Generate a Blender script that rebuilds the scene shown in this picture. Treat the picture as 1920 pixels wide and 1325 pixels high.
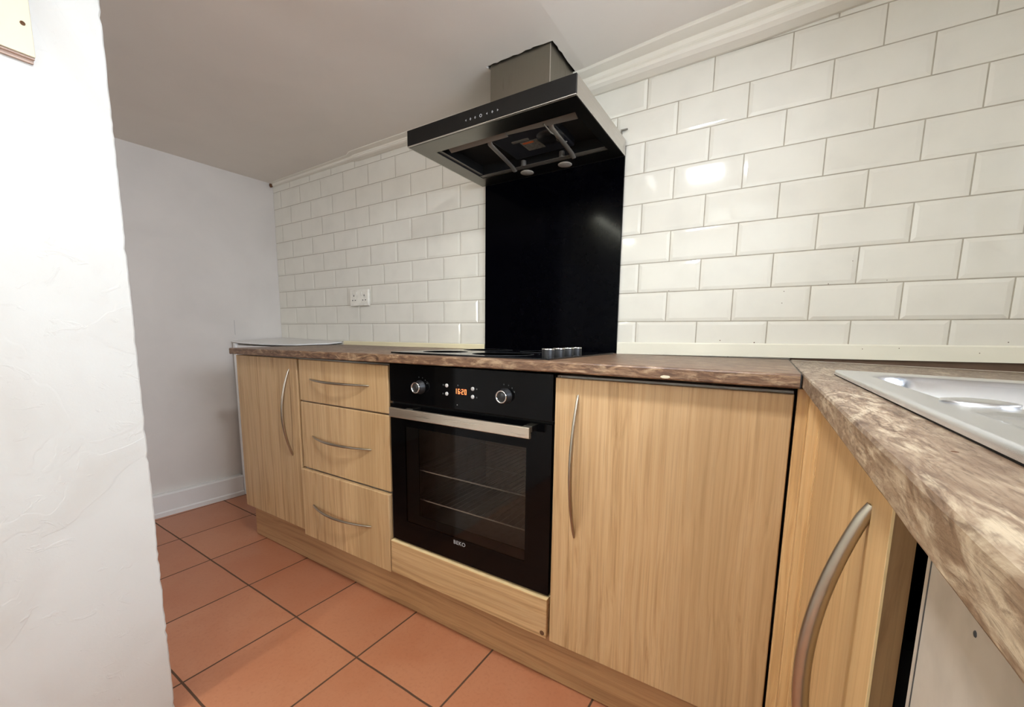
import bpy, bmesh, math, random
from mathutils import Vector, Matrix
for o in list(bpy.data.objects): bpy.data.objects.remove(o, do_unlink=True)
S = bpy.context.scene
COL = S.collection
ZO = 0.94                                  # height of the first tile line above the floor; all builders work from it
PI = math.pi
# ------------------------------------------------------------------ camera, world, lights, exposure
cd = bpy.data.cameras.new('camera'); cam = bpy.data.objects.new('camera', cd); COL.objects.link(cam)
cd.sensor_width = 36; cd.sensor_fit = 'HORIZONTAL'; cd.lens = 772.13/1920*36
cd.shift_x = (960-957.758)/1920; cd.shift_y = (730.415-662.5)/1920; cd.clip_start = 0.02
_a, _b, _c = .5554, -.1317, .0121
fw = Vector((-math.sin(_a)*math.cos(_b), math.cos(_a)*math.cos(_b), math.sin(_b)))
ri = Vector((math.cos(_a), math.sin(_a), 0)); up = ri.cross(fw)
r2 = ri*math.cos(_c)+up*math.sin(_c); u2 = -ri*math.sin(_c)+up*math.cos(_c)
m = Matrix((r2, u2, -fw)).transposed().to_4x4(); m.translation = Vector((1.2081, -1.5012, .0474+ZO))
cam.matrix_world = m; S.camera = cam

w = bpy.data.worlds.new('world'); S.world = w; w.use_nodes = True
wb = w.node_tree.nodes['Background']; wb.inputs['Color'].default_value = (.90, .98, 1.13, 1); wb.inputs['Strength'].default_value = 20.5

def lamp(name, kind, loc, energy, color, size=.1, sy=None, rot=(0,0,0), portal=False):
    l = bpy.data.lights.new(name, kind); l.energy = energy; l.color = color
    if kind == 'AREA':
        l.size = size
        if sy: l.shape = 'RECTANGLE'; l.size_y = sy
        else: l.shape = 'DISK'
        if portal: l.cycles.is_portal = True
    else: l.shadow_soft_size = size
    o = bpy.data.objects.new(name, l); COL.objects.link(o); o.location = (loc[0], loc[1], loc[2]+ZO); o.rotation_euler = rot
    return o
AX = .84
WY0, WY1, WZ0, WZ1 = -1.50, -.45, .26, .86            # the window over the sink
lamp('ceiling_and_fill_light', 'AREA', (AX, -1.12, .944), 13.6, (.96, 1.0, 1.05), .15, .13)
lamp('ceiling_and_fill_light', 'AREA', (.02, -2.10, .944), 9, (.98, 1.0, .85), .06, .90)  # added fill batten, unseen, made long to keep its reflection faint
fill_bounce = lamp('fill_bounce_lamp', 'SPOT', (.95, -1.80, .86), 100, (.82, .98, 1.08), .03, None, (math.radians(62), 0, PI))  # fill lamp added to bounce light off the unseen front wall
fill_bounce.data.spot_size = math.radians(140); fill_bounce.data.spot_blend = .6
lamp('window_portal', 'AREA', (1.955, (WY0+WY1)/2, (WZ0+WZ1)/2), 1, (1,1,1), WY1-WY0, WZ1-WZ0, (0, PI/2, 0), True).rotation_euler = (0, PI/2, 0)
lamp('window_portal', 'AREA', (-.63, -2.82, .33), 1, (1,1,1), .54, .62, (PI/2, 0, 0), True)  # portal of the added, unseen fill window
bpy.data.objects['window_portal'].data.size = WZ1-WZ0; bpy.data.objects['window_portal'].data.size_y = WY1-WY0
S.view_settings.view_transform = 'Standard'; S.view_settings.look = 'None'; S.view_settings.gamma = 1
S.view_settings.use_curve_mapping = False; S.view_settings.exposure = 0.08

# ------------------------------------------------------------------ materials
def lin(c): return tuple((x/255/12.92 if x/255 <= .04045 else ((x/255+.055)/1.055)**2.4) for x in c)+(1,)
class NT:
    def __init__(s, name):
        s.m = bpy.data.materials.new(name); s.m.use_nodes = True; s.t = s.m.node_tree
        s.p = s.t.nodes['Principled BSDF']
    def n(s, typ, **kw):
        n = s.t.nodes.new(typ)
        for k, v in kw.items():
            if k.startswith('i_'): n.inputs[int(k[2:]) if k[2:].isdigit() else k[2:].replace('_', ' ')].default_value = v
            else: setattr(n, k, v)
        return n
    def l(s, a, b): s.t.links.new(a, b)
    def coord(s, scale=(1,1,1), rot=(0,0,0), loc=(0,0,0)):
        tc = s.n('ShaderNodeTexCoord'); mp = s.n('ShaderNodeMapping')
        mp.inputs['Scale'].default_value = scale; mp.inputs['Rotation'].default_value = rot; mp.inputs['Location'].default_value = loc
        s.l(tc.outputs['Object'], mp.inputs[0]); return mp.outputs[0]
    def noise(s, co, scale, detail=4, rough=.5, dist=0):
        n = s.n('ShaderNodeTexNoise'); n.inputs['Scale'].default_value = scale; n.inputs['Detail'].default_value = detail
        n.inputs['Roughness'].default_value = rough; n.inputs['Distortion'].default_value = dist; s.l(co, n.inputs[0]); return n.outputs[0]
    def ramp(s, fac, stops, interp='LINEAR'):
        r = s.n('ShaderNodeValToRGB'); cr = r.color_ramp; cr.interpolation = interp
        while len(cr.elements) < len(stops): cr.elements.new(.5)
        for e, (p, c) in zip(cr.elements, stops): e.position = p; e.color = c if len(c) == 4 else tuple(c)+(1,)
        s.l(fac, r.inputs[0]); return r.outputs[0]
    def mix(s, a, b, fac, mode='MIX'):
        x = s.n('ShaderNodeMix'); x.data_type = 'RGBA'; x.blend_type = mode
        for sock, v in ((x.inputs[0], fac), (x.inputs[6], a), (x.inputs[7], b)):
            if isinstance(v, (int, float, tuple)): sock.default_value = v
            else: s.l(v, sock)
        return x.outputs[2]
    def bump(s, h, strength=.2, dist=.002, chain=None):
        b = s.n('ShaderNodeBump'); b.inputs['Strength'].default_value = strength; b.inputs['Distance'].default_value = dist
        s.l(h, b.inputs['Height'])
        if chain is not None: s.l(chain, b.inputs['Normal'])
        s.l(b.outputs[0], s.p.inputs['Normal']); return b.outputs[0]
    def set(s, base=None, rough=.5, metal=0, **kw):
        if base is not None:
            if isinstance(base, tuple): s.p.inputs['Base Color'].default_value = base
            else: s.l(base, s.p.inputs['Base Color'])
        if isinstance(rough, (int, float)): s.p.inputs['Roughness'].default_value = rough
        else: s.l(rough, s.p.inputs['Roughness'])
        s.p.inputs['Metallic'].default_value = metal
        for k, v in kw.items(): s.p.inputs[k.replace('_', ' ')].default_value = v
        return s.m
G = lambda v: (v, v, v, 1)
def plain(name, rgb, rough=.5, metal=0, nscale=40, amt=.06, bump=.0, **kw):
    t = NT(name); co = t.coord(); n = t.noise(co, nscale, 3)
    base = t.mix(lin(rgb), tuple(x*(1-amt*3) for x in lin(rgb)[:3])+(1,), t.ramp(n, [(.45, G(0)), (.75, G(1))]))
    t.set(base, rough, metal, **kw)
    if bump: t.bump(n, bump, .001)
    return t.m
def paint(name, rgb, rough=.55, wear=.3, bstr=.25):
    t = NT(name); co = t.coord()
    big = t.noise(co, 3.0, 4, .55, .4); fine = t.noise(co, 60, 6, .6)
    base = t.mix(lin(rgb), lin([c*.93 for c in rgb]), t.ramp(big, [(.4, G(0)), (.7, G(wear))]))
    t.set(base, rough); t.bump(t.mix(fine, big, .5), bstr, .003); return t.m
def steel(name, rgb=(175, 172, 165), rough=.3, axis=0, dark=.85, bs=.03):
    t = NT(name); sc = [400, 400, 400]; sc[axis] = 6
    n = t.noise(t.coord(tuple(sc)), 1, 3); big = t.noise(t.coord(), 7, 3)
    base = t.mix(lin(rgb), tuple(x*dark for x in lin(rgb)[:3])+(1,), big)
    t.set(base, t.ramp(n, [(.3, G(rough*.8)), (.7, G(rough*1.25))]), 1.0); t.bump(n, bs, .0003); return t.m
def oak(name, axis=2, seed=0., light=(191, 156, 112), dark=(160, 125, 84), tint=(201, 168, 126)):
    t = NT(name); off = (seed, seed*.7, seed*1.3)
    def sc(a, b): v = [a, a, a]; v[axis] = b; return tuple(v)
    warp = t.noise(t.coord(sc(5, 1.6), loc=off), 1, 2, .5, .2)
    tc = t.coord(loc=off); vm = t.n('ShaderNodeVectorMath', operation='MULTIPLY_ADD'); t.l(tc, vm.inputs[0])
    s = sc(75, 1.1); vm.inputs[1].default_value = s
    cw = t.n('ShaderNodeVectorMath', operation='SCALE'); cw.inputs['Scale'].default_value = 4.5
    cx = t.n('ShaderNodeCombineXYZ'); [t.l(warp, cx.inputs[i]) for i in range(3) if i != axis]
    t.l(cx.outputs[0], cw.inputs[0]); t.l(cw.outputs[0], vm.inputs[2])
    g1 = t.noise(vm.outputs[0], 1.0, 5, .62, .35)
    g2 = t.noise(t.coord(sc(330, 5), loc=off), 1, 4, .6); g3 = t.noise(t.coord(sc(9, .5), loc=off), 1, 2)
    base = t.ramp(g1, [(.30, lin(dark)), (.46, lin(light)), (.58, lin(tint)), (.72, lin(light))])
    base = t.mix(base, lin([c*.80 for c in light]), t.ramp(g2, [(.5, G(0)), (.72, G(.55))]))
    base = t.mix(base, lin([c*.86 for c in light]), t.ramp(g3, [(.4, G(0)), (.7, G(.5))]))
    t.set(base, .42); t.bump(g2, .10, .0008); return t.m
def worktop_wood(name, axis, cols, gs=1.0):
    t = NT(name)
    def sc(a, b): v = [a, a, a]; v[axis] = b; return tuple(v)
    w1 = t.noise(t.coord(sc(16, 5.0)), 1, 4, .65, 1.0)
    g = t.noise(t.coord(sc(48*gs, 13*gs)), 1, 6, .68, 1.9); f = t.noise(t.coord(sc(300, 40)), 1, 5, .7, 1.0); b = t.noise(t.coord(sc(26, 8)), 1, 5, .62, 1.6)
    base = t.ramp(g, [(.32, lin(cols[0])), (.46, lin(cols[1])), (.56, lin(cols[2])), (.68, lin(cols[3]))])
    base = t.mix(base, lin(cols[1]), t.ramp(w1, [(.48, G(0)), (.60, G(.7))]))
    base = t.mix(base, lin(cols[3]), t.ramp(b, [(.56, G(0)), (.66, G(.7))]))
    base = t.mix(base, lin(cols[0]), t.ramp(f, [(.50, G(0)), (.66, G(.6))]))
    t.set(base, t.ramp(f, [(.3, G(.34)), (.7, G(.50))])); t.bump(t.mix(f, g, .4), .35, .0015); return t.m
def floor_mat():
    t = NT('terracotta floor tiles'); a = .0142; p0 = (-1.1139, -.7511); T = .3312
    ca, sa = math.cos(a), math.sin(a)
    loc = (-(ca*p0[0]-sa*p0[1])+T*40, -(sa*p0[0]+ca*p0[1])+T*40, 0)
    co = t.coord(rot=(0, 0, a), loc=loc)
    nz = t.noise(co, 9, 3); vm = t.n('ShaderNodeVectorMath', operation='MULTIPLY_ADD')
    t.l(nz, vm.inputs[0]); vm.inputs[1].default_value = (.0030,)*3; t.l(co, vm.inputs[2])
    br = t.n('ShaderNodeTexBrick', offset=0, squash=1); t.l(vm.outputs[0], br.inputs['Vector'])
    for k, v in (('Scale', 1), ('Mortar Size', .0034), ('Mortar Smooth', .35), ('Brick Width', T), ('Row Height', T), ('Bias', 0)): br.inputs[k].default_value = v
    br.inputs['Color1'].default_value = lin((183, 123, 90)); br.inputs['Color2'].default_value = lin((174, 114, 83)); br.inputs['Mortar'].default_value = lin((84, 58, 40))
    big = t.noise(co, 5, 5, .6, .5); fine = t.noise(co, 90, 5, .6)
    base = t.mix(br.outputs[0], lin((168, 100, 66)), t.ramp(big, [(.42, G(0)), (.68, G(.45))]))
    base = t.mix(base, lin((150, 92, 64)), t.ramp(fine, [(.5, G(0)), (.75, G(.35))]))
    base = t.mix(base, lin((84, 58, 40)), br.outputs[1])
    t.set(base, t.ramp(br.outputs[1], [(0, G(.40)), (1, G(.9))]))
    h = t.n('ShaderNodeMath', operation='MULTIPLY_ADD'); t.l(br.outputs[1], h.inputs[0]); h.inputs[1].default_value = -1.; t.l(t.ramp(big, [(0, G(0)), (1, G(.25))]), h.inputs[2])
    t.bump(h.outputs[0], .5, .002); return t.m
def plaster_mat():
    t = NT('rough white plaster'); co = t.coord(); co2 = t.coord((1, 1, 1.6), (0, 0, .3))
    big = t.noise(co, 4.5, 3, .5, .8); mid = t.noise(co2, 17, 6, .62, 1.2); fine = t.noise(co, 120, 5, .65)
    v = t.n('ShaderNodeTexVoronoi', feature='DISTANCE_TO_EDGE'); v.inputs['Scale'].default_value = 5.0
    vm = t.n('ShaderNodeVectorMath', operation='ADD'); t.l(co, vm.inputs[0])
    sc = t.n('ShaderNodeVectorMath', operation='SCALE'); sc.inputs['Scale'].default_value = .35; t.l(t.noise(co, 6, 4, .6), sc.inputs[0]); t.l(sc.outputs[0], vm.inputs[1]); t.l(vm.outputs[0], v.inputs['Vector'])
    crack = t.ramp(v.outputs[0], [(.0, G(1)), (.012, G(0))]); patch = t.ramp(big, [(.50, G(0)), (.515, G(1))])
    mk = t.ramp(mid, [(.60, G(0)), (.68, G(1))])
    gate = t.ramp(t.noise(co, 2.2, 2), [(.56, G(0)), (.62, G(1))])
    cg = t.mix(G(0), crack, gate)
    base = t.mix(lin((202, 202, 197)), lin((189, 185, 177)), t.ramp(big, [(.35, G(0)), (.7, G(.6))]))
    base = t.mix(base, lin((205, 198, 186)), t.mix(G(0), cg, .25))
    t.set(base, .6)
    h = t.mix(t.mix(mk, fine, .35), patch, .30); h = t.mix(h, G(0), cg)
    t.bump(h, .5, .002); return t.m

M = {}
M['oak'] = oak('oak laminate'); M['oak2'] = oak('oak laminate pale', 2, 3.3); M['oak_h'] = oak('oak laminate horizontal', 0, 5.1)
M['oak_side'] = oak('oak laminate corner', 2, 8.7, (204, 164, 112), (180, 140, 92), (212, 176, 126))
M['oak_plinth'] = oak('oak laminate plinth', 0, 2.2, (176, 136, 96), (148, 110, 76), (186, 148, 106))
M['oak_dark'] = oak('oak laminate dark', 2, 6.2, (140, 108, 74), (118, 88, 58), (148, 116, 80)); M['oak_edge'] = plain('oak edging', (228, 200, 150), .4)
M['wt'] = worktop_wood('weathered wood worktop', 0, ((62, 42, 31), (104, 76, 56), (136, 106, 80), (176, 150, 120))); M['wt2'] = worktop_wood('weathered wood sink worktop', 1, ((80, 60, 45), (120, 97, 77), (156, 136, 113), (190, 173, 147)), 1.1)
M['floor'] = floor_mat(); M['plaster'] = plaster_mat()
M['wall'] = paint('white wall paint', (220, 214, 207), .6, .5, .12); M['ceil'] = paint('ceiling paint', (226, 219, 209), .7, .3, .10)
M['gloss_white'] = paint('white gloss paint', (228, 226, 222), .35, .5, .2)
M['cream'] = paint('cream plastic trim', (236, 232, 214), .35, .5, .08); M['cream2'] = paint('yellowed cream trim', (226, 215, 178), .35, .5, .08)
M['cornice'] = paint('cornice paint', (228, 222, 208), .4, .5, .10)
M['tile'] = plain('white glazed tile', (222, 218, 206), .07, 0, 9, .02, .01)
M['grout'] = plain('grey beige grout', (176, 168, 152), .9)
M['black_glass'] = plain('black glass', (5, 5, 6), .08, 0, 30, .1, 0, Specular_IOR_Level=.16)
M['splash'] = plain('black glass splashback', (3, 3, 6), .10, 0, 30, .1, 0, Specular_IOR_Level=.04)
M['hob_glass'] = plain('hob glass', (16, 16, 18), .14, 0, 30, .1, 0, Specular_IOR_Level=.3)
M['hood_glass'] = plain('dark hood glass', (18, 17, 16), .30, 0, 30, .1, 0, Specular_IOR_Level=.25)
M['hood_black'] = plain('dark hood steel', (124, 120, 111), .30, 1, 8, .03)
M['steel'] = steel('brushed steel', (186, 182, 174), .32, 0); M['steel_v'] = steel('brushed steel upright', (146, 141, 130), .34, 2, .95)
M['steel_side'] = steel('brushed steel side', (214, 210, 204), .34, 1); M['galv'] = plain('dull galvanised steel', (142, 137, 128), .42, .6, 12, .05)
M['handle'] = plain('satin nickel', (176, 167, 152), .32, 1, 30, .03); M['sink'] = plain('sink steel', (234, 237, 243), .23, 1, 6, .02)
M['ovenbar'] = steel('oven handle steel', (226, 216, 200), .32, 0)
M['soft_chrome'] = plain('satin chrome', (225, 226, 228), .28, 1); M['chrome'] = plain('chrome', (215, 215, 215), .12, 1)
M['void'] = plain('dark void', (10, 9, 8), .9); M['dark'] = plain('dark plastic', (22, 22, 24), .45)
M['cavity'] = plain('enamel cavity', (176, 168, 160), .4, 0); M['motor'] = plain('motor casing', (26, 28, 36), .5)
M['rack'] = plain('rack wire', (205, 198, 186), .35, .3); M['label'] = plain('foil label', (150, 146, 136), .35, .5, 120, .2); M['orange'] = plain('orange print', (196, 96, 44), .5)
M['gap_brown'] = plain('dark gap brown', (92, 70, 52), .6); M['white_pl'] = plain('white plastic', (232, 228, 216), .35); M['button'] = plain('silver button', (190, 188, 186), .4, .3)
M['print'] = plain('grey print', (150, 150, 152), .5); M['dimprint'] = plain('dim print', (62, 64, 66), .5)
M['appl'] = plain('white enamel', (176, 168, 156), .35); M['lens'] = plain('frosted lens', (190, 186, 176), .35)
M['carcass'] = plain('white carcass board', (205, 200, 190), .5)
M['boardpaint'] = paint('stained cream board', (206, 198, 172), .5, .9, .3); M['boardedge'] = plain('raw board edge', (196, 172, 156), .6)
M['stain'] = plain('grey stain', (176, 164, 138), .7); M['red_brown'] = plain('dirt', (92, 60, 34), .8)
def emis(name, rgb, st):
    t = NT(name); t.p.inputs['Base Color'].default_value = lin(rgb); t.p.inputs['Emission Color'].default_value = lin(rgb); t.p.inputs['Emission Strength'].default_value = st; return t.m
M['digit'] = emis('orange digits', (255, 146, 84), 1.1); M['bulb'] = emis('bulb face', (255, 246, 228), 4)
def thin_glass(name, rgb, trans, rough=.03):
    t = NT(name); tr = t.n('ShaderNodeBsdfTransparent'); tr.inputs[0].default_value = trans
    gl = t.n('ShaderNodeBsdfGlossy'); gl.inputs['Roughness'].default_value = rough; gl.inputs[0].default_value = G(.55)
    fr = t.n('ShaderNodeFresnel'); fr.inputs[0].default_value = 1.5; mx = t.n('ShaderNodeMixShader')
    t.l(fr.outputs[0], mx.inputs[0]); t.l(tr.outputs[0], mx.inputs[1]); t.l(gl.outputs[0], mx.inputs[2])
    t.l(mx.outputs[0], t.t.nodes['Material Output'].inputs[0]); return t.m
M['ovenglass'] = thin_glass('tinted oven glass', None, (.62, .57, .54, 1)); M['pane'] = thin_glass('window glass', None, (.97, .98, .98, 1)); M['fill_pane'] = thin_glass('warm fill glass', None, (.99, .95, .89, 1))  # the warm pane's tint is added to colour the fill window's light

# ------------------------------------------------------------------ mesh helpers
def rootloc(p):
    v = Vector((0, 0, 0))
    while p is not None: v += Vector(p.location); p = p.parent
    return v
class MB:
    def __init__(s): s.v = []; s.f = []; s.mi = []; s.sm = []
    def add(s, vs, fs, m=0, smooth=False):
        b = len(s.v); s.v += [tuple(x) for x in vs]
        for f in fs: s.f.append([b+i for i in f]); s.mi.append(m); s.sm.append(smooth)
        return s
    def box(s, x0, x1, y0, y1, z0, z1, m=0):
        return s.add([(x, y, z) for x in (x0, x1) for y in (y0, y1) for z in (z0, z1)],
                     [(0,1,3,2), (4,6,7,5), (0,4,5,1), (2,3,7,6), (0,2,6,4), (1,5,7,3)], m)
    def hexa(s, p, m=0):      # p: 8 points in the order of box()
        return s.add(p, [(0,1,3,2), (4,6,7,5), (0,4,5,1), (2,3,7,6), (0,2,6,4), (1,5,7,3)], m)
    def loft(s, rings, m=0, smooth=False, cap=True, closed=True):
        n = len(rings[0]); vs = [p for r in rings for p in r]; fs = []
        for i in range(len(rings)-1):
            for j in range(n if closed else n-1):
                k = (j+1) % n; fs.append((i*n+j, i*n+k, (i+1)*n+k, (i+1)*n+j))
        s.add(vs, fs, m, smooth)
        if cap and closed: s.add(rings[0], [tuple(range(n))[::-1]], m); s.add(rings[-1], [tuple(range(n))], m)
        return s
    def cyl(s, c, axis, r, h, n=28, m=0, r2=None, smooth=True):   # from c along +axis for h
        a = Vector(axis).normalized(); t = a.orthogonal().normalized(); b = a.cross(t); c = Vector(c); r2 = r if r2 is None else r2
        rg = lambda o, q: [c+a*o+(t*math.cos(2*PI*i/n)+b*math.sin(2*PI*i/n))*q for i in range(n)]
        return s.loft([rg(0, r), rg(h, r2)], m, smooth)
    def lathe(s, c, axis, prof, n=36, m=0, smooth=True):          # prof: (radius, offset)
        a = Vector(axis).normalized(); t = a.orthogonal().normalized(); b = a.cross(t); c = Vector(c)
        return s.loft([[c+a*o+(t*math.cos(2*PI*i/n)+b*math.sin(2*PI*i/n))*max(r, 1e-5) for i in range(n)] for r, o in prof], m, smooth)
    def tube(s, path, rad, n=12, m=0, flat=1.0, nrm=None):
        pts = [Vector(p) for p in path]; rings = []
        for i, p in enumerate(pts):
            d = (pts[min(i+1, len(pts)-1)]-pts[max(i-1, 0)]).normalized()
            u = Vector(nrm) if nrm is not None else d.orthogonal(); u = (u-d*u.dot(d)).normalized(); v = d.cross(u)
            r = rad[i] if isinstance(rad, (list, tuple)) else rad
            rings.append([p+u*math.cos(2*PI*k/n)*r+v*math.sin(2*PI*k/n)*r*flat for k in range(n)])
        return s.loft(rings, m, True)
    def build(s, name, mats, parent=None, bevel=0, seg=2):
        off = rootloc(parent); me = bpy.data.meshes.new(name)
        me.from_pydata([(x-off.x, y-off.y, z+ZO-off.z) for x, y, z in s.v], [], s.f)
        for mt in (mats if isinstance(mats, (list, tuple)) else [mats]): me.materials.append(M[mt])
        for p, mi, sm in zip(me.polygons, s.mi, s.sm): p.material_index = mi; p.use_smooth = sm
        bm = bmesh.new(); bm.from_mesh(me); bmesh.ops.recalc_face_normals(bm, faces=bm.faces); bm.to_mesh(me); bm.free()
        o = bpy.data.objects.new(name, me); COL.objects.link(o); o.parent = parent
        if bevel:
            b = o.modifiers.new('bevel', 'BEVEL'); b.width = bevel; b.segments = seg; b.limit_method = 'ANGLE'; b.angle_limit = .7; b.harden_normals = False
            for p in me.polygons: p.use_smooth = p.use_smooth
        return o
def thing(name, label, cat, loc, group=None):
    o = bpy.data.objects.new(name, None); COL.objects.link(o); o.location = (loc[0], loc[1], loc[2]+ZO); o.empty_display_size = .05
    return tag(o, label, cat, group)
def tag(o, label, cat, group=None):
    o['label'] = label; o['category'] = cat
    if group: o['group'] = group
    return o
def struct(o): o['kind'] = 'structure'; return o
def B(*a, m=0): return MB().box(*a, m)

# ------------------------------------------------------------------ setting: floor, walls, ceiling
XR, YF, XL = 1.885, -2.75, -1.476
struct(B(-1.75, 2.05, -2.9, .15, -1.04, -.94).build('floor', 'floor'))
lx = lambda y: XL+.044*y
struct(MB().hexa([(-1.75, -2.9, -.94), (-1.75, -2.9, 1.12), (-1.75, .15, -.94), (-1.75, .15, 1.12), (lx(-2.9), -2.9, -.94), (lx(-2.9), -2.9, 1.12), (lx(.15), .15, -.94), (lx(.15), .15, 1.12)]).build('wall_left', 'wall'))
VX0, VX1, VZ0, VZ1 = -.90, -.36, .02, .64  # unseen window opening added behind the partition for soft fill light
mb = MB()
for a in ((-1.6, VX0, -.94, 1.12), (VX1, 2.05, -.94, 1.12), (VX0, VX1, -.94, VZ0), (VX0, VX1, VZ1, 1.12)): mb.box(a[0], a[1], -2.9, YF, a[2], a[3])
struct(mb.build('wall_front', 'wall'))
wf = MB()
for a in ((VX0, VX0+.05, VZ0, VZ1), (VX1-.05, VX1, VZ0, VZ1), (VX0+.05, VX1-.05, VZ0, VZ0+.05), (VX0+.05, VX1-.05, VZ1-.05, VZ1)): wf.box(a[0], a[1], -2.86, -2.81, a[2], a[3])
wo = struct(wf.build('fill_window', 'white_pl', bevel=.004)); B(VX0+.04, VX1-.04, -2.838, -2.833, VZ0+.04, VZ1-.04).build('window_pane', 'fill_pane', wo)
wl = bpy.data.objects['wall_left']; wl_p = MB().hexa([(lx(y)-.001+d, y, z) for d in (0, .0014) for y in (-.2715, -.2700) for z in (.030, .116)]).build('pencil_line', 'print', wl)
# partition with a battered plaster corner
random.seed(4)
mb = MB(); PX, PY = -.03, -1.1455; n = 150; rings = []
for i in range(n+1):
    z = -.94+2.06*i/n; j = random.uniform(-.0006, .0006); k = random.uniform(-.0006, .0006)
    if random.random() < .05: j -= .0022
    if z < -.65 and random.random() < .25: j += random.uniform(-.0022, .0012)
    q = .004
    rings.append([(-.16, YF, z), (PX, YF, z), (PX, PY-.03, z), (PX, PY-q+j, z), (PX-q*.5+k, PY-q*.3+j, z), (PX-.006, PY+j, z), (-.154, PY+j, z), (-.16, PY-.004, z)])
mb.loft(rings); struct(mb.build('wall_partition', 'plaster'))
# right wall with the window opening
mb = MB()
for y0, y1, z0, z1 in ((-2.9, WY0, -.94, 1.12), (WY1, .15, -.94, 1.12), (WY0, WY1, -.94, WZ0), (WY0, WY1, WZ1, 1.12)): mb.box(XR, 2.05, y0, y1, z0, z1)
struct(mb.build('wall_right', 'wall'))
wf = MB()
for a in ((WY0, WY0+.05, WZ0, WZ1), (WY1-.05, WY1, WZ0, WZ1), (WY0+.05, WY1-.05, WZ0, WZ0+.05), (WY0+.05, WY1-.05, WZ1-.05, WZ1), ((WY0+WY1)/2-.025, (WY0+WY1)/2+.025, WZ0+.05, WZ1-.05)): wf.box(1.965, 2.015, *a)
wo = struct(wf.build('window_1', 'white_pl', bevel=.004)); B(1.988, 1.993, WY0+.04, WY1-.04, WZ0+.04, WZ1-.04).build('window_pane', 'pane', wo)
# back wall: grout bed and bevelled metro tiles as one surface
def zc(x): return .955 if x < .6 else .955+(x-.6)*.055
mb = MB().box(-1.75, 2.05, .0015, .15, -.94, 1.12, 1)
PWT, PHT, g = .1999, .1002, .0016
def clip(a, b, lo, hi): return max(a, lo), min(b, hi)
random.seed(11)
for r in range(-1, 11):
    for k in range(-8, 11):
        x0 = k*PWT+(PWT/2 if r % 2 else 0); x1 = x0+PWT; z0 = r*PHT; z1 = z0+PHT
        cx0, cx1 = clip(x0, x1, XL-.0, XR)
        if cx1-cx0 < .015 or (r == -1 and cx1 > 1.3): continue
        bw = .010; jit = [random.uniform(-.0005, .0005) for _ in range(3)]
        o = [(cx0+g, z0+g), (cx1-g, z0+g), (cx1-g, z1-g), (cx0+g, z1-g)]
        L_ = bw if cx0 == x0 else 0; R_ = bw if cx1 == x1 else 0
        i_ = [(cx0+g+L_, z0+g+bw), (cx1-g-R_, z0+g+bw), (cx1-g-R_, z1-g-bw), (cx0+g+L_, z1-g-bw)]
        vs = [(x, .003, z) for x, z in o]+[(x, .0006, z) for x, z in o]
        tilt = lambda x, z: -.0010+jit[0]+jit[1]*(x-cx0)/PWT*1.2+jit[2]*(z-z0)/PHT
        vs += [(x, tilt(x, z), z) for x, z in i_]
        fs = [(8, 9, 10, 11)]
        for q in range(4):
            p = (q+1) % 4; fs += [(q, p, 4+p, 4+q), (4+q, 4+p, 8+p, 8+q)]
        mb.add(vs, fs, 0)
wall_b = struct(mb.build('wall_back', ['tile', 'grout']))
# ceiling with the ragged hole round the hood chimney
CX0, CX1, CY0 = .326, .556, -.238
bm = bmesh.new()
random.seed(3)
def ringpts():
    P = []; e = .006
    def seg(a, b, n, amp):
        for i in range(n):
            t = i/n; P.append((a[0]+(b[0]-a[0])*t+random.uniform(-amp, amp), a[1]+(b[1]-a[1])*t+random.uniform(-amp, amp)))
    seg((CX0-.012, CY0-e), (CX1+.006, CY0-.007), 16, .0028); seg((CX1+.008, CY0-.005), (CX1+.007, -.01), 14, .0022)
    seg((CX1+.005, -.006), (CX0-.006, -.006), 4, 0); seg((CX0-.006, -.01), (CX0-.009, CY0), 10, .002)
    return P
hole = ringpts(); vh = [bm.verts.new((x, y, zc(x)+ZO)) for x, y in hole]
out = [(-1.75, -2.9), (.6, -2.9), (.6, .1), (-1.75, .1)]; vo = [bm.verts.new((x, y, zc(x)+ZO)) for x, y in out]
ed = [bm.edges.new((vh[i], vh[(i+1) % len(vh)])) for i in range(len(vh))]+[bm.edges.new((vo[i], vo[(i+1) % 4])) for i in range(4)]
bmesh.ops.triangle_fill(bm, use_beauty=True, use_dissolve=False, edges=ed)
v2 = [bm.verts.new((2.05, -2.9, zc(2.05)+ZO)), bm.verts.new((2.05, .1, zc(2.05)+ZO))]
bm.faces.new((vo[1], v2[0], v2[1], vo[2]))
vt = [bm.verts.new((v.co.x, v.co.y, v.co.z+.007)) for v in vh]
for i in range(len(vh)): bm.faces.new((vh[i], vh[(i+1) % len(vh)], vt[(i+1) % len(vh)], vt[i]))
q = [bm.verts.new((x, y, 1.10+ZO)) for x, y in ((-1.75, -2.9), (2.05, -2.9), (2.05, .15), (-1.75, .15))]; bm.faces.new(q)
bmesh.ops.recalc_face_normals(bm, faces=bm.faces)
me = bpy.data.meshes.new('ceiling'); bm.to_mesh(me); bm.free(); me.materials.append(M['ceil'])
ce = bpy.data.objects.new('ceiling', me); COL.objects.link(ce); struct(ce)
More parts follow.
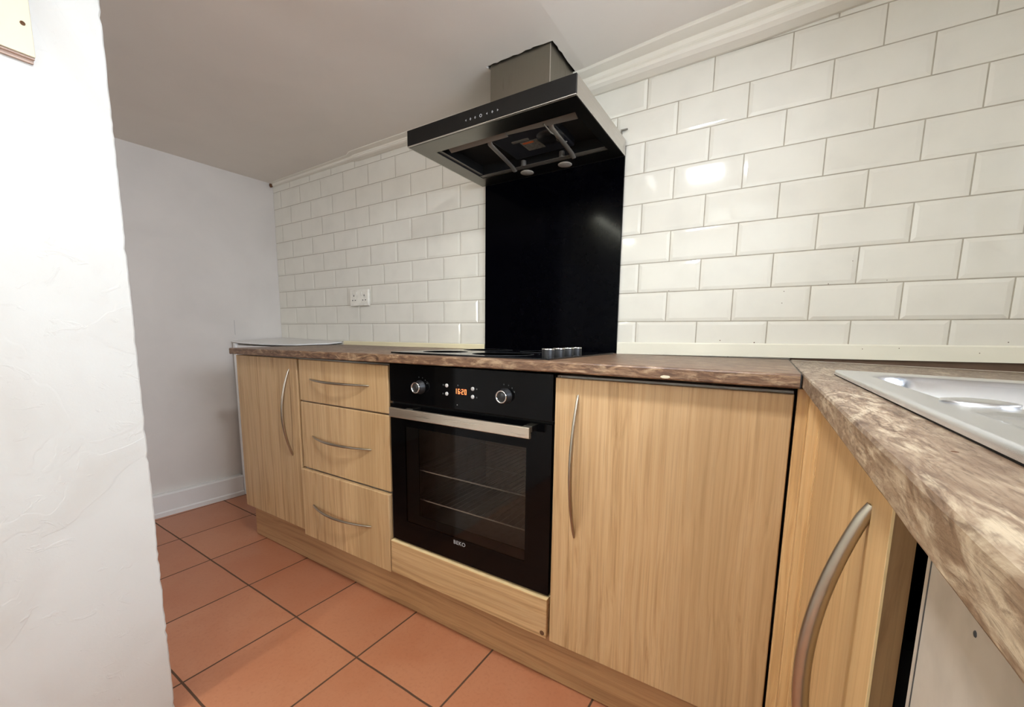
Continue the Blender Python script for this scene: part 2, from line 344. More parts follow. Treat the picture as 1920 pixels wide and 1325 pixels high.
# cornice between ceiling and tiles
mb = MB(); rings = []
random.seed(8)
prof = [(0, 0), (1.0, 0), (1.0, -.10), (.97, -.14), (.66, -.24), (.56, -.27), (.50, -.42), (.50, -.50), (.56, -.54), (.58, -.64), (.54, -.76), (.42, -.88), (.24, -.95), (.12, -1.0), (0, -1.0)]
for i in range(160):
    x = XL+(XR-XL)*i/159; t = min(1, max(0, (x+.72)/.06)); t = t*t*(3-2*t)
    wd = .024+.014*min(1, max(0, (x+1.47)/.75))+.022*t; hb = .020 + .004*t+ (.032*min(1, max(0, (x-.1)/.5)) if x > .1 else 0)+(.004*t); hb += .004*max(0, x+.3)/.5 if x < .2 else .004
    wd += .016*min(1, max(0, (x-.4)/.5)); hb += .018*min(1, max(0, (x-.6)/.5))
    jj = random.uniform(-.0002, .0002)
    rings.append([(x, -.0005-a*wd+jj*(a > 0), zc(x)+.001+b*hb+jj*.5) for a, b in prof])
mb.loft(rings, 0, False); tc = struct(mb.build('trim_1', 'cornice'))
MB().lathe((-1.468, -.012, .950), (0, -.3, -1), [(.0001, 0), (.012, .003), (.010, .012), (.004, .020), (.0001, .022)], 7).build('dirt_clump', 'red_brown', tc)
# cream strips along the foot of the tiles
def strip(x0, x1, zt0, zt1, zb, name, mt='cream'):
    mb = MB(); rings = []
    for x, zt, zbb in ((x0, zt0, zb[0]), (x1, zt1, zb[1])):
        rings.append([(x, -.0025, zbb), (x, -.013, zbb), (x, -.013, zt-.004), (x, -.009, zt), (x, -.0025, zt)])
    mb.loft(rings); return struct(mb.build(name, mt))
strip(-.832, .143, .0035, .0060, (-.0175, -.0155), 'trim_2', 'cream2')
t3 = strip(.7385, XR, .0270, .0385, (-.0150, -.0035), 'trim_3')
def speck(x, y, z, r, par, nm='speck', ax=(0, -1, 0), mt='red_brown'): return MB().lathe((x, y, z), ax, [(.0001, .0004), (r*.7, .0003), (r, 0)], 8).build(nm, mt, par)
for x, z in ((1.4295, .0212), (1.5052, .0247), (1.6551, .0169)): speck(x, -.013, z, .0011, t3, 'nail_hole')
for x, z, r in ((1.2344, .187, .0012), (1.2319, .1526, .0012), (1.0732, .0386, .0016), (1.1692, .0336, .0018), (.9052, .2034, .0012), (1.3876, .2626, .0010), (1.4646, .2063, .0010), (1.3387, .2032, .0012), (1.704, .0445, .0012)): speck(x, -.0018, z, r, wall_b)
# baseboard on the left wall, with the little strip at its foot
mb = MB()
def skx(y): return -1.452 if y > -.32 else -1.452-(-.32-y)*.06
rings = [[(lx(y)-.004, y, -.94), (skx(y)+.006, y, -.94), (skx(y)+.006, y, -.918), (skx(y), y, -.912), (skx(y), y, -.826), (skx(y)-.006, y, -.818), (lx(y)-.004, y, -.818)] for y in (-.302, -.7, -1.4, YF+.002)]
mb.loft(rings); struct(mb.build('baseboard_left', 'gloss_white'))
# ceiling panel light, and an added fill batten, both out of frame
for x, y, lb in ((AX, -1.12, 'square white ceiling light panel in front of the extractor hood'), (.02, -2.10, 'long white fill batten added on the ceiling beside the partition')):
    t = thing('ceiling_and_fill_fixture', lb, 'ceiling light', (x, y, zc(x)), 'ceiling lights')
    z = zc(x); mb = MB(); hx, hy = (.078, .068) if y > -2 else (.034, .455)
    for a in ((x-hx-.012, x-hx, y-hy-.012, y+hy+.012), (x+hx, x+hx+.012, y-hy-.012, y+hy+.012), (x-hx, x+hx, y-hy-.012, y-hy), (x-hx, x+hx, y+hy, y+hy+.012)): mb.box(a[0], a[1], a[2], a[3], z-.014, z-.0005)
    mb.build('frame', 'white_pl', t); B(x-hx, x+hx, y-hy, y+hy, z-.008, z-.0005).build('diffuser', 'bulb', t)

t = thing('fill_spot', 'white added fill spotlight turned to the far wall behind the camera', 'spotlight', (.95, -1.76, zc(.95)))  # unseen fixture made up to carry the added fill lamp
MB().cyl((.95, -1.76, zc(.95)-.0005), (0, 0, -1), .035, .02).build('mount', 'white_pl', t)
mb = MB(); mb.cyl((.95, -1.76, zc(.95)-.02), (0, 0, -1), .006, .06); mb.build('stem', 'white_pl', t)
MB().lathe((.95, -1.745, .895), (0, -math.cos(math.radians(28)), -math.sin(math.radians(28))), [(.0001, 0), (.030, 0), (.034, .01), (.038, .046), (.036, .046), (.032, .012), (.0001, .012)], 28).build('head', 'white_pl', t)

# ------------------------------------------------------------------ worktops
random.seed(21)
FR = [(-.8205, -.0234), (-.3, -.0195), (.36, -.0158), (.775, -.0138), (1.2615, -.0155)]
def fz(x):
    for (a, za), (b, zb) in zip(FR, FR[1:]):
        if x <= b: return za+(zb-za)*(x-a)/(b-a)
    return FR[-1][1]
mb = MB(); rings = []; N = 90
for i in range(N+1):
    x = -.8205+(1.2615+.8205)*i/N; zf = fz(x); zb = -.0165 if x < .15 else -.0150; th = .0265; j = random.uniform(-.0005, .0005); k = random.uniform(-.0007, .0004)
    rings.append([(x, -.003, zb-th), (x, -.603, zf-th+j*.5), (x, -.605, zf-th+.003+j), (x, -.605+j, zf-.004), (x, -.6035, zf-.0012+k*.4), (x, -.600, zf), (x, -.003, zb)])
mb.loft(rings)
wt = tag(mb.build('worktop', 'wt'), 'long dark weathered wood worktop running along the tiled wall under the hob', 'worktop')
MB().loft([[(1.2618, y, z) for y, z in ((-.004, -.0150), (-.6045, -.0162), (-.6045, -.041), (-.004, -.041))], [(1.2636, y, z) for y, z in ((-.004, -.0146), (-.6045, -.0158), (-.6045, -.041), (-.004, -.041))]]).build('joint_strip', 'dark', wt)
mb = MB(); cx_ = 1.030   # chip in the front edge
random.seed(5); rg = lambda k, y: [(cx_+math.cos(2*PI*i/14)*.0105*k*random.uniform(.85, 1.1), y, -.0355+math.sin(2*PI*i/14)*.0036*k*random.uniform(.85, 1.1)) for i in range(14)]
mb.loft([rg(1, -.6048), rg(.8, -.6060), rg(.3, -.6062)])
mb.build('edge_chip', 'boardpaint', wt)['label'] = 'pale chip in the front edge'
def z2(x, y): return -.0155+(-.6-min(y, 0))*.0086*(1 if y < -.6 else .25)-.022*(x-1.265)*(1 if y > -.6 else max(.35, 1+(y+.6)*.8))
mb = MB()
def slab(x0, x1, y0, y1, nx=1, ny=6, th=.0265):
    vs = []; fs = []
    for i in range(nx+1):
        for j in range(ny+1):
            x = x0+(x1-x0)*i/nx; y = y0+(y1-y0)*j/ny; vs += [(x, y, z2(x, y)), (x, y, z2(x, y)-th)]
    I = lambda i, j, k: (i*(ny+1)+j)*2+k
    for i in range(nx):
        for j in range(ny): fs += [(I(i, j, 0), I(i+1, j, 0), I(i+1, j+1, 0), I(i, j+1, 0)), (I(i, j, 1), I(i, j+1, 1), I(i+1, j+1, 1), I(i+1, j, 1))]
    for j in range(ny): fs += [(I(0, j, 0), I(0, j+1, 0), I(0, j+1, 1), I(0, j, 1)), (I(nx, j, 0), I(nx, j, 1), I(nx, j+1, 1), I(nx, j+1, 0))]
    for i in range(nx): fs += [(I(i, 0, 0), I(i, 0, 1), I(i+1, 0, 1), I(i+1, 0, 0)), (I(i, ny, 0), I(i+1, ny, 0), I(i+1, ny, 1), I(i, ny, 1))]
    mb.add(vs, fs)
SX0, SX1, SY0, SY1 = 1.3125, 1.80, -1.62, -.555
WE = 1.2655; YE = -2.0
rings = []
ys = [-.004-(i/120)*(abs(YE)-.004) for i in range(121)]
for y in ys:
    z = z2(WE, y); j = random.uniform(-.0006, .0006)
    rings.append([(SX0+.02, y, z2(SX0+.02, y)-.0265), (WE+.002, y, z-.0265+j*.5), (WE, y, z-.0235+j), (WE+j*.4, y, z-.0035), (WE+.0012, y, z-.001), (WE+.004, y, z), (SX0+.02, y, z2(SX0+.02, y))])
mb.loft(rings); slab(SX0+.02, XR-.004, SY1-.02, -.004, 4, 4); slab(SX0+.02, XR-.004, YE, SY0+.02, 4, 3); slab(SX1-.02, XR-.004, SY0+.02, SY1-.02, 1, 6)
wt2 = tag(mb.build('worktop', 'wt2'), 'weathered wood worktop around the steel sink, nearest the camera', 'worktop')
B(1.2655, XR-.004, -.0060, -.0035, -.050, -.0020).build('gap_strip', 'gap_brown', wt2)  # strip carries the darkness of the gap under the trim in its colour
MB().loft([[(x, y, z2(x, -.02)+d) for y, d in ((-.0062, -.002), (-.0110, -.002), (-.0110, .0008), (-.0062, .0008))] for x in (1.27, XR-.005)]).build('edge_strip', 'cream', wt2)
speck(1.2958, -1.1983, z2(1.2958, -1.1983)-.0001, .0020, wt2, 'burn_mark', (0, 0, 1))

# ------------------------------------------------------------------ sink: one pressed sheet with bowl and drainer
def sstep(t): t = min(1, max(0, t)); return t*t*(3-2*t)
def rrect(x, y, x0, x1, y0, y1, r):
    cx, cy, hx, hy = (x0+x1)/2, (y0+y1)/2, (x1-x0)/2-r, (y1-y0)/2-r; dx, dy = abs(x-cx)-hx, abs(y-cy)-hy
    return math.hypot(max(dx, 0), max(dy, 0))+min(max(dx, dy), 0)-r
def sz(x, y):
    d = rrect(x, y, SX0, SX1, SY0, SY1, .012); h = .002+.0072*math.sqrt(max(0, 1-(max(0, 1+d/.0024))**2)) if d > -.0024 else .0092
    bo = rrect(x, y, 1.347, 1.735, -1.030, -.625, .06)
    if bo < .006: h -= .002*sstep((.006-bo)/.008)
    if bo < 0: h -= .150*sstep(-bo/.034) + .01*min(1, max(0, (-bo-.034)/.15))
    dr = rrect(x, y, 1.337, 1.76, -1.58, -1.065, .02)
    if dr < 0:
        h -= .0022*sstep(-dr/.006)
        if dr < -.03: h += .0022*max(0, math.cos((x-1.4)/.034*2*PI))*sstep((-dr-.03)/.02)
    return z2(x, y)+h
xs = sorted(set([round(SX0+i*.0006, 5) for i in range(16)]+[round(SX0+.0096+i*.0050, 5) for i in range(int((SX1-SX0-.0096)/.005)+1)]+[SX1]))
yy = sorted(set([round(SY1-i*.0006, 5) for i in range(16)]+[round(SY1-.0096-i*.0050, 5) for i in range(int((SY1-SY0-.0096)/.005)+1)]+[SY0]))
mb = MB(); vs = [(x, y, sz(x, y)) for x in xs for y in yy]; ny = len(yy)
mb.add(vs, [(i*ny+j, (i+1)*ny+j, (i+1)*ny+j+1, i*ny+j+1) for i in range(len(xs)-1) for j in range(ny-1)], 0, True)
sk = thing('sink', 'stainless steel kitchen sink with bowl and drainer set in the worktop', 'sink', (1.55, -1.0, -.02))
mb.build('basin', 'sink', sk)
gx = [(SX0+.0012, SX0+.004, SY0+.002, SY1-.0012), (SX1-.004, SX1-.0012, SY0+.002, SY1-.0012), (SX0+.004, SX1-.004, SY1-.004, SY1-.0012)]
for a, b, c, d in gx:
    MB().hexa([(x, y, z2(x, y)+dz) for x in (a, b) for y in (c, d) for dz in (.0001, .0019)]).build('rim_shade', 'void', sk)  # black strips under the rim: contact shade put into the colour
MB().lathe((1.54, -.83, sz(1.54, -.83)), (0, 0, 1), [(.040, -.002), (.040, .002), (.030, .001), (.012, -.001), (.0001, -.001)]).build('plug_hole', 'chrome', sk)
tz = sz(1.356, -1.012)
zc_ = z2(1.358, -1.012)+.0092
MB().lathe((1.359, -1.012, zc_-.002), (0, 0, 1), [(.0001, 0), (.0205, 0), (.0232, .0022), (.0228, .0040), (.016, .0050), (.0001, .0053)], 40).build('tap_hole_cap', 'soft_chrome', sk)
MB().lathe((1.359, -1.012, zc_-.0035), (0, 0, 1), [(.0001, 0), (.0218, 0), (.0218, .0026), (.0001, .0026)], 32).build('cap_shade', 'dark', sk)  # dark ring added as the shade beneath the cap

# ------------------------------------------------------------------ handles
def bow(parent, p0, p1, out, bulge=.034, r=.0052, name='handle', flat=.8, mat='handle', grow=.0022):
    a, b, o = Vector(p0), Vector(p1), Vector(out); P = []; R = []; n = 30
    for i in range(n+1):
        t = i/n; s = math.sin(PI*t)
        P.append(a.lerp(b, t)+o*(bulge*(s**.85)-.001)); R.append(r*.72+grow*s if 0 < i < n else r*.6)
    mb = MB().tube(P, R, 12, 0, flat, o); h = mb.build(name, mat, parent); return h

# ------------------------------------------------------------------ base cabinets
YD = -.575
# left, full height door
t = thing('base_cabinet', 'leftmost oak base cabinet with one tall door and long bow handle', 'cabinet', (-.59, -.3, -.795))
B(-.815, -.348, -.553, -.03, -.752, -.052).build('carcass', 'carcass', t)
d = B(-.8315, -.3600, YD, -.556, -.762, -.0545).build('door', 'oak2', t, .003)
bow(d, (-.4130, YD, -.098), (-.4180, YD, -.4535), (0, -1, 0), .036)
# drawers
t = thing('drawer_unit', 'oak base cabinet of three drawers between the left door and the oven', 'cabinet', (-.09, -.3, -.795))
B(-.346, .160, -.553, -.03, -.752, -.052).build('carcass', 'carcass', t)
for z0, z1, y0, hz in ((-.2165, -.0550, YD, -.1290), (-.4870, -.2215, YD, -.3530), (-.7725, -.4925, YD-.011, -.6300)):
    yb = -.556 if y0 == YD else y0+.019
    d = B(-.3455, .1590, y0, yb, z0, z1).build('drawer', 'oak', t, .003)
    if y0 != YD: B(-.33, .145, yb, -.5531, z0+.03, z1-.03).build('drawer_box', 'carcass', d)
    bow(d, (-.275, y0, hz), (.066, y0, hz), (0, -1, 0), .034)
# housing of the oven
t = thing('oven_housing', 'oak housing round the black oven with a low fascia panel beneath it', 'cabinet', (.4625, -.3, -.795))
mb = MB().box(.1615, .1665, -.553, -.03, -.752, -.052).box(.7605, .7655, -.553, -.03, -.752, -.052).box(.1665, .7605, -.553, -.03, -.752, -.665).box(.1665, .7605, -.045, -.03, -.665, -.052)
mb.build('carcass', 'carcass', t)
d = B(.1640, .7600, -.585, -.5535, -.766, -.6520).build('fascia_panel', 'oak_h', t, .002)
B(.1645, .7595, -.5851, -.5535, -.6535, -.6515).build('edging', 'oak_edge', d)
MB().lathe((.748, -.5848, -.752), (0, -1, 0), [(.0001, .0006), (.006, .0004), (.008, 0)], 9).build('dirt_mark', 'red_brown', d)
# large corner cabinet
t = thing('base_cabinet', 'large oak base cabinet with a wide door right of the oven', 'cabinet', (1.01, -.3, -.795))
B(.767, 1.256, -.553, -.03, -.752, -.052).build('carcass', 'carcass', t)
d = B(.7645, 1.2565, YD, -.556, -.776, -.0560).build('door', 'oak', t, .0022)
bow(d, (.8255, YD, -.095), (.8270, YD, -.4600), (0, -1, 0), .036)
# corner post
mb = MB(); mb.loft([[(1.2615, -.556, z), (1.2615, -.5735, z), (1.263, -.575, z), (1.2765, -.575, z), (1.2785, -.577, z), (1.2795, -.592, z), (1.281, -.594, z), (1.2945, -.594, z), (1.2965, -.596, z), (1.2965, -.606, z), (1.312, -.606, z), (1.312, -.556, z)] for z in (-.792, -.045)])
tag(mb.build('corner_post', 'oak_side'), 'narrow stepped oak corner post between the wide door and the sink cabinet', 'corner post')
# sink cabinet
t = thing('sink_cabinet', 'oak sink base cabinet with long bow handle, nearest the camera', 'cabinet', (1.55, -.85, -.795))
mb = MB().box(1.318, 1.85, -1.075, -1.060, -.795, -.20).box(1.318, 1.85, -.63, -.615, -.795, -.20).box(1.318, 1.85, -1.06, -.63, -.795, -.78); mb.build('carcass', 'void', t)  # black boards: deep shade of the void put into their colour
d = B(1.297, 1.3125, -1.099, -.6085, -.776, -.0560).build('door', 'oak_side', t, .0015)
bow(d, (1.297, -1.0335, -.0990), (1.297, -1.0335, -.4600), (-1, 0, 0), .036, .0078, flat=.85, grow=.0018)
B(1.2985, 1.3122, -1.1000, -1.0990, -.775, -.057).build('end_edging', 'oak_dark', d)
B(1.2968, 1.2985, -1.1002, -1.0988, -.775, -.057).build('pale_edging', 'oak_edge', d)
# plinth
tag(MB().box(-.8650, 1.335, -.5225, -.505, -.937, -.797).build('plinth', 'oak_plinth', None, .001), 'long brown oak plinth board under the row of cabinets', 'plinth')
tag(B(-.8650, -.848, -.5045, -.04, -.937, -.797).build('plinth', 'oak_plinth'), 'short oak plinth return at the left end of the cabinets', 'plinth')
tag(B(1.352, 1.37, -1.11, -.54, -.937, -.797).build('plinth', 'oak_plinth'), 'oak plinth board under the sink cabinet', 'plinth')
# white appliance
t = thing('appliance', 'white kitchen appliance under the worktop next to the sink cabinet', 'appliance', (1.6, -1.47, -.94))
B(1.3155, 1.84, -1.765, -1.135, -.92, -.062).build('body', 'void', t, .003)  # black body: darkness of the gap beside the panel put into its colour
d = MB(); prof = [(1.315, -1.166), (1.3045, -1.166), (1.3005, -1.1685), (1.299, -1.173), (1.2985, -1.180), (1.2985, -1.768), (1.315, -1.768)]
d.loft([[(x, y, z) for x, y in prof] for z in (-.84, -.054)]); d = d.build('front_panel', 'appl', t)
B(1.2981, 1.2990, -1.1822, -1.1812, -.84, -.054).build('panel_joint', 'dimprint', d)
MB().lathe((1.2985, -1.243, -.085), (-1, 0, 0), [(.0001, .0006), (.0012, .0004), (.0017, 0)], 8).build('screw_mark', 'dimprint', d)
for x in (1.36, 1.80):
    for y in (-1.72, -1.18): MB().cyl((x, y, -.94), (0, 0, 1), .018, .021).build('foot', 'dark', t)

# ------------------------------------------------------------------ oven
ov = thing('oven', 'black built-in electric oven with steel bar handle and orange clock', 'oven', (.4625, -.3, -.645))
OX0, OX1, OY = .1700, .7590, -.5770
cpn = B(OX0, OX1, OY, -.556, -.1705, -.0475).build('control_panel', 'black_glass', ov, .0015)
B(OX0+.004, OX1-.002, -.567, -.556, -.178, -.1705).build('vent_slot', 'void', ov)
for kx in (.3060, .6180):
    kz = -.1150; k = MB()
    k.lathe((kx, OY, kz), (0, -1, 0), [(.0215, 0), (.0215, .003), (.0185, .005), (.0175, .019), (.0150, .021)], 40)
    kn = k.build('knob', 'dark', cpn)
    MB().lathe((kx, OY, kz), (0, -1, 0), [(.0172, .017), (.0176, .0225), (.0165, .0240), (.0140, .0235), (.0135, .020)], 40).build('knob_ring', 'chrome', kn)
    MB().lathe((kx, OY, kz), (0, -1, 0), [(.0138, .020), (.0138, .0218), (.0001, .0222)], 40).build('knob_cap', 'dark', kn)
    mk = MB()
    for a in (100, 72, 48, 25): mk.box(kx+.031*math.cos(math.radians(a))-.0012, kx+.031*math.cos(math.radians(a))+.0012, OY-.0004, OY+.001, kz+.031*math.sin(math.radians(a))-.0017, kz+.031*math.sin(math.radians(a))+.0017)
    mk.build('dial_marks', 'dimprint', cpn)
for bx, bz in ((.4125, -.1020), (.4125, -.1265), (.5080, -.1045), (.5080, -.1275)):
    MB().lathe((bx, OY, bz), (0, -1, 0), [(.0058, 0), (.0056, .0016), (.0045, .0022), (.0001, .0020)], 24).build('button', 'button', cpn)
for bx, bz in ((.399, -.101), (.398, -.127), (.522, -.104), (.522, -.128), (.4545, -.0985)): B(bx-.0022, bx+.0022, OY-.0004, OY+.001, bz-.0022, bz+.0022).build('symbol', 'dimprint', cpn)
MB().lathe((.4515, OY, -.1560), (0, -1, 0), [(.0016, 0), (.0014, .0006), (.0001, .0007)], 12).build('indicator', 'print', cpn)
# clock digits 16:20
SEG = {'1': 'bc', '6': 'acdefg', '2': 'abged', '0': 'abcdef'}
mb = MB(); x = .4460; Wd, Hd, tw = .0068, .0150, .0017
def seg_(mb, x, z, ch):
    P = {'a': (x, x+Wd, z+Hd-tw, z+Hd), 'd': (x, x+Wd, z, z+tw), 'g': (x, x+Wd, z+Hd/2-tw/2, z+Hd/2+tw/2), 'f': (x, x+tw, z+Hd/2, z+Hd), 'e': (x, x+tw, z, z+Hd/2), 'b': (x+Wd-tw, x+Wd, z+Hd/2, z+Hd), 'c': (x+Wd-tw, x+Wd, z, z+Hd/2)}
    for s in SEG[ch]: a, b, c, d = P[s]; mb.box(a, b, OY-.0006, OY+.001, c, d)
for ch, dx in (('1', -.0035), ('6', .0085), ('2', .0215), ('0', .0325)): seg_(mb, .4460+dx, -.1235, ch)
for z in (-.1195, -.1125): mb.box(.4638, .4652, OY-.0006, OY+.001, z, z+.0014)
mb.build('clock_display', 'digit', cpn)
# oven door: black frame with window
DZ0, DZ1 = -.6440, -.1775; WX0, WX1, WZb, WZt = .2340, .6850, -.5700, -.2480
mb = MB()
for a in ((OX0, WX0, DZ0, DZ1), (WX1, OX1, DZ0, DZ1), (WX0, WX1, DZ0, WZb), (WX0, WX1, WZt, DZ1)): mb.box(a[0], a[1], OY, -.556, a[2], a[3])
od = mb.build('door', 'black_glass', ov)
MB().add([(WX0, OY+.0010, WZb), (WX1, OY+.0010, WZb), (WX1, OY+.0010, WZt), (WX0, OY+.0010, WZt)], [(0, 1, 2, 3)]).build('window_glass', 'ovenglass', od)
mb = MB()   # printed dark border behind the glass
for a in ((WX0-.004, .2880, WZb-.004, WZt+.004), (.2880, WX1+.004, WZb-.004, -.5400)): mb.box(a[0], a[1], OY+.006, OY+.008, a[2], a[3])
mb.build('inner_frame', 'dark', od)
mb = MB(); hy = -.6200      # bar handle
rr = [(-.0040, .0150), (.0040, .0150), (.0055, .0130), (.0055, -.0130), (.0040, -.0150), (-.0040, -.0150), (-.0055, -.0130), (-.0055, .0130)]
hb = MB().loft([[(x, hy+a, -.1950+b) for a, b in rr] for x in (.2180, .7190)]).build('handle', 'ovenbar', od, .0012)
for x in (.2600, .6900): B(x-.012, x+.012, hy+.0050, OY+.001, -.203, -.187).build('handle_foot', 'ovenbar', hb, .002)
# maker's lettering at the foot of the door
def text(body, size, loc, mat, parent, name):
    cu = bpy.data.curves.new(name, 'FONT'); cu.body = body; cu.size = size; cu.extrude = .0002; cu.align_x = 'CENTER'; cu.align_y = 'CENTER'; cu.offset = .00025; cu.space_character = 1.12
    o = bpy.data.objects.new(name, cu); COL.objects.link(o); dg = bpy.context.evaluated_depsgraph_get()
    me = bpy.data.meshes.new_from_object(o.evaluated_get(dg)); bpy.data.objects.remove(o); me.materials.clear(); me.materials.append(M[mat])
    ob = bpy.data.objects.new(name, me); COL.objects.link(ob); ob.parent = parent
    ob.matrix_local = Matrix.Translation(Vector((loc[0], loc[1], loc[2]+ZO))-rootloc(parent)) @ Matrix.Rotation(PI/2, 4, 'X'); return ob
text('BEKO', .0170, (.4570, OY-.0003, -.5835), 'print', od, 'maker_lettering')
mb = MB()   # enamel cavity open at the front
for a in ((.215, .225, -.566, -.10, -.60, -.20), (.700, .710, -.566, -.10, -.60, -.20), (.225, .700, -.566, -.10, -.60, -.590), (.225, .700, -.566, -.10, -.21, -.20), (.225, .700, -.11, -.10, -.59, -.21)): mb.box(*a)
mb.build('cavity', 'cavity', ov)
for z in (-.3960, -.4960):
    mb = MB().tube([(.2260, -.150, z), (.2260, -.5450, z), (.6990, -.5450, z), (.6990, -.150, z), (.2260, -.150, z)], .0022, 8)
    for i in range(1, 20): mb.tube([(.2260+i*.0236, -.151, z), (.2260+i*.0236, -.5440, z)], .0011, 6)
    mb.build('rack', 'rack', ov)

# ------------------------------------------------------------------ hob
hb = thing('hob', 'black glass hob with four knobs, set into the worktop under the hood', 'hob', (.45, -.31, -.015))
HZ = -.0102
MB().loft([[(x, y, z) for x, y in ((.168, -.568), (.742, -.568), (.742, -.062), (.168, -.062))] for z in (-.0148, HZ)]).build('glass_top', 'hob_glass', hb, .0015)
for cx, cy, r in ((.29, -.44, .075), (.29, -.19, .095), (.52, -.44, .095), (.52, -.19, .075)):
    MB().lathe((cx, cy, HZ), (0, 0, 1), [(r, 0), (r, .0003), (r-.003, .0003), (r-.003, 0)], 48).build('cooking_zone', 'dimprint', hb)
for u, y in enumerate((-.4560, -.3860, -.3200, -.2560)):
    mb = MB().lathe((.682, y, HZ), (0, 0, 1), [(.0175, 0), (.0175, .0180), (.0165, .0210), (.0001, .0213)], 32)
    k = mb.build('knob', 'dark', hb)
    MB().lathe((.682, y, HZ), (0, 0, 1), [(.0172, .0165), (.0180, .0172), (.0180, .0210), (.0165, .0222), (.0001, .0222)], 32).build('knob_cap', 'chrome', k)

# ------------------------------------------------------------------ splashback
tag(B(.1465, .7350, -.0120, -.0027, -.0135, .700).build('splashback', 'splash', None, .001), 'tall black glass splashback panel behind the hob', 'splashback')

# ------------------------------------------------------------------ extractor hood
hd = thing('extractor_hood', 'black and steel chimney extractor hood with its filters missing', 'extractor hood', (.434, -.2, .664))
X0, X1, Y0, Zb, Zt = .1315, .7365, -.4400, .6640, .7155
ox0, ox1, oy0, oy1 = .190, .700, -.362, -.090          # opening in the underside
fr = B(X0, X1, Y0, Y0+.006, Zb+.003, Zt).build('front_panel', 'hood_glass', hd, .0008)
mb = MB().box(X0, X0+.003, Y0+.006, -.0125, Zb, Zt).box(X1-.003, X1, Y0+.006, -.0125, Zb, Zt).box(X0+.003, X1-.003, -.0155, -.0125, Zb, Zt).box(X0+.003, X1-.003, Y0+.006, -.0155, Zt-.003, Zt)
mb.build('canopy', 'steel_side', hd)
mb = MB()
for a in ((X0+.003, ox0, Y0+.006, -.0155), (ox1, X1-.003, Y0+.006, -.0155), (ox0, ox1, Y0+.006, oy0), (ox0, ox1, oy1, -.0155)): mb.box(a[0], a[1], a[2], a[3], Zb, Zb+.0015)
un = mb.build('underside', 'hood_black', hd)
B(X0, X1, Y0, Y0+.006, Zb+.0010, Zb+.0028).build('lower_edge', 'steel_side', hd)
mb = MB()   # inner well walls
for a in ((ox0-.002, ox0, oy0, oy1), (ox1, ox1+.002, oy0, oy1), (ox0, ox1, oy0-.002, oy0), (ox0, ox1, oy1, oy1+.002)): mb.box(a[0], a[1], a[2], a[3], Zb+.0015, Zt-.004)
mb.box(ox0, ox1, oy0, oy1, Zt-.006, Zt-.004); mb.build('well', 'void', hd)
mb = MB()   # ledges round the opening
mb.box(ox0, ox1, oy1-.020, oy1-.001, Zb+.002, Zb+.0035).box(ox0, ox0+.012, oy0, oy1-.02, Zb+.006, Zb+.0075); mb.build('ledge', 'galv', hd)
# front rail in two lengths, bent sheet
rl = MB(); rl.hexa([(.225, -.352, .683), (.225, -.350, .686), (.225, -.325, .668), (.225, -.322, .671), (.455, -.352, .683), (.455, -.350, .686), (.455, -.325, .668), (.455, -.322, .671)])
rl.build('rail', 'galv', hd)
rl = MB(); rl.hexa([(.415, -.352, .688), (.415, -.350, .691), (.415, -.325, .676), (.415, -.322, .679), (.690, -.352, .684), (.690, -.350, .687), (.690, -.318, .667), (.690, -.315, .670)])
rl.build('rail', 'galv', hd)
B(.372, .600, -.312, -.130, .682, .7110).build('motor_housing', 'motor', hd, .006)
MB().lathe((.560, -.235, .682), (0, 0, -1), [(.045, 0), (.042, .006), (.020, .008), (.0001, .008)], 32).build('fan_grille', 'dark', hd)
lb = B(.452, .515, -.243, -.180, .6800, .6822).build('rating_plate', 'label', hd)
B(.458, .498, -.240, -.230, .6796, .6801).build('plate_print', 'orange', lb)
B(.430, .492, -.262, -.252, .6790, .6822).build('bracket', 'galv', hd)
for x0, x1 in ((.372, .345), (.597, .583)):
    mb = MB().tube([(x0, -.305, .6785), (x0, -.300, .6715), ((x0+x1)/2, -.2, .6690), (x1, -.118, .6680), (x1, -.105, .6620), (x1, -.098, .6600)], .0045, 8, 0, 2.0, (0, 0, 1)); mb.build('strap', 'galv', hd)
for x in (.385, .540): MB().cyl((x, -.104, .6660), (0, 0, 1), .010, .020).build('lamp_holder', 'galv', hd)
for x, y in ((.372, -.0540), (.528, -.0510)):
    MB().lathe((x, y, Zb), (0, 0, -1), [(.0001, .0026), (.0210, .0024), (.0250, .0010), (.0255, -.001)], 36).build('hood_lamp', 'lens', hd)
mb = MB().tube([(.585, -.33, .674), (.590, -.29, .664), (.588, -.255, .672), (.575, -.215, .6735), (.598, -.19, .674)], .0022, 8); mb.build('cable', 'label', hd)
# touch symbols on the front
mb = MB()
for i, x in enumerate((.3785, .3955, .4130, .4335, .4560, .4750, .4940)):
    z = .6880; y = Y0
    if i == 3: mb.lathe((x, y+.0003, z), (0, -1, 0), [(.0045, 0), (.0045, .0008), (.0030, .0008), (.0030, 0)], 20)
    elif i in (0, 4): mb.add([(x-.003, y-.0005, z), (x+.002, y-.0005, z+.0032), (x+.002, y-.0005, z-.0032)], [(0, 1, 2)])
    elif i == 6: mb.add([(x+.003, y-.0005, z), (x-.002, y-.0005, z+.0034), (x-.002, y-.0005, z-.0034)], [(0, 1, 2)])
    else: mb.box(x-.0011, x+.0011, y-.0005, y+.0002, z-.0034, z+.0034).box(x-.0028, x+.0028, y-.0005, y+.0002, z-.001, z+.001)
mb.build('touch_symbols', 'print', fr)
MB().loft([[(x, y, z) for x, y in ((CX0, -.004), (CX0, CY0+.002), (CX0+.002, CY0), (CX1-.002, CY0), (CX1, CY0+.002), (CX1, -.004))] for z in (Zt, 1.05)]).build('chimney', 'steel_v', hd)
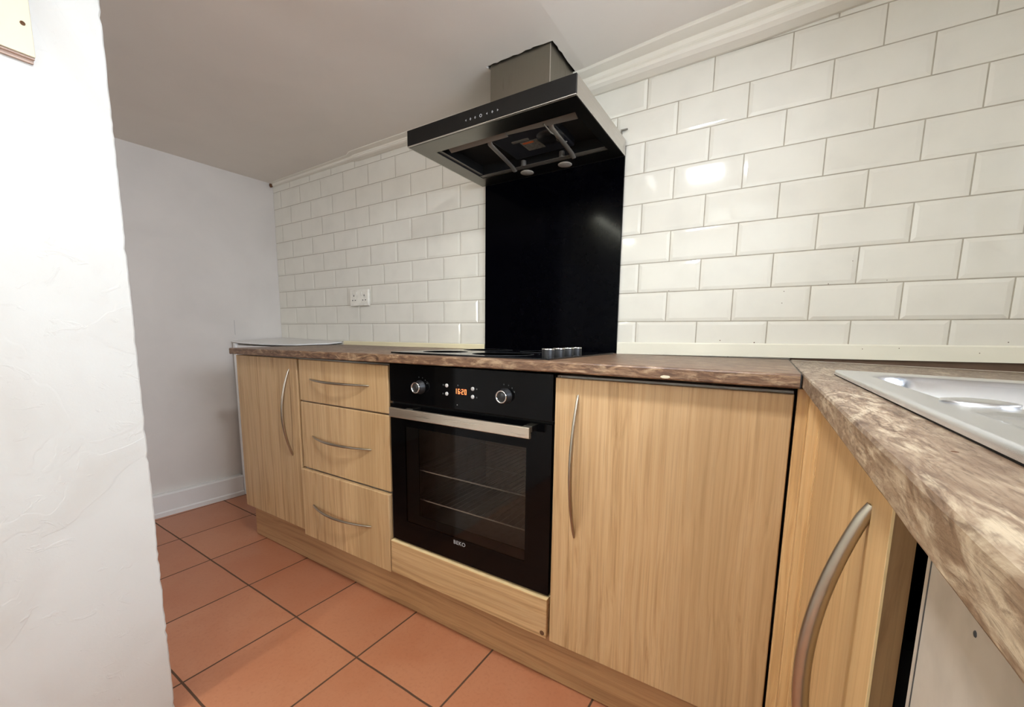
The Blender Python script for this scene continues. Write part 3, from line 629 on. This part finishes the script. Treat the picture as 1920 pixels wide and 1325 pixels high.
B(CX1-.0022, CX1+.0002, CY0-.0002, CY0+.002, Zt, .953).build('chimney_seam', 'steel_side', hd)
MB().hexa([(.718, -.016, .7155), (.718, -.016, .7525), (.718, -.004, .7155), (.718, -.004, .7525), (.7205, -.016, .7155), (.7205, -.016, .7515), (.7205, -.004, .7155), (.7205, -.004, .7515)]).hexa([(.7205, -.016, .7495), (.7205, -.016, .7515), (.7205, -.004, .7495), (.7205, -.004, .7515), (.7400, -.013, .7500), (.7400, -.013, .7530), (.7400, -.006, .7500), (.7400, -.006, .7530)]).build('wall_bracket', 'galv', hd)

# ------------------------------------------------------------------ double socket
so = thing('wall_socket', 'white double electrical socket on the tiles left of the splashback', 'socket', (-.680, -.004, .195))
pl = B(-.755, -.6055, -.0165, -.0025, .194, .2800).build('faceplate', 'white_pl', so, .003)
for cx in (-.722, -.639):
    for dx, dz, w_, h_ in ((0, .020, .0022, .0045), (-.011, -.004, .0040, .0022), (.011, -.004, .0040, .0022)): B(cx+dx-w_, cx+dx+w_, -.0172, -.0160, .228+dz-h_, .228+dz+h_).build('pin_hole', 'dark', pl)
for cx in (-.700, -.661): B(cx-.005, cx+.005, -.0200, -.0160, .252, .267).build('switch', 'white_pl', pl, .001)

# ------------------------------------------------------------------ white boxing in the left corner and the warped board on it
bx = thing('corner_boxing', 'tall white painted boxing in the corner left of the cabinets', 'boxing', (-1.2, -.15, -.94))
B(-1.460, -1.436, -.300, -.282, -.938, -.018).build('post', 'gloss_white', bx, .001)
B(-1.436, -.875, -.290, -.282, -.938, -.030).build('front_panel', 'gloss_white', bx)
for z in (-.30, -.52, -.76): B(-1.436, -1.38, -.296, -.290, z, z+.008).build('batten', 'gloss_white', bx)
mb = MB()   # warped board
fp = [(-1.466, -.302, -.0060), (-1.36, -.290, -.0120), (-1.21, -.262, -.0165), (-1.08, -.235, -.0165), (-.98, -.205, -.0155), (-.90, -.140, -.0105), (-.862, -.085, -.0085)]
bp = [(-1.466, -.003, .0135), (-1.38, -.003, .0125), (-1.28, -.003, .0100), (-1.18, -.003, .0070), (-1.06, -.003, .0045), (-.95, -.003, .0015), (-.858, -.003, -.0005)]
mb.loft([[f, (f[0], f[1], f[2]-.0065), (b[0], b[1], b[2]-.0065), b] for f, b in zip(fp, bp)])
tag(mb.build('loose_board', 'gloss_white'), 'thin warped white board lying in the corner behind the left end of the worktop', 'board')
# timber board on the partition
mb = MB(); bo = thing('wall_board', 'cream painted stained board fixed to the white partition, top left', 'board', (PX, -1.45, .55))
B(-.0165, -.0120, -1.75, -1.2540, .5560, .93).build('face_board', 'boardpaint', bo, .001)
B(PX, -.0235, -1.748, -1.2550, .5480, .93).build('backing_board', 'boardedge', bo, .001)
B(-.0235, -.0165, -1.749, -1.2545, .5535, .93).build('middle_board', 'boardedge', bo)
MB().lathe((-.0120, -1.2655, .6090), (1, 0, 0), [(.0036, 0), (.0036, .0010), (.0022, .0012), (.0020, .0002), (.0001, .0002)], 16).build('screw_hole', 'red_brown', bo)
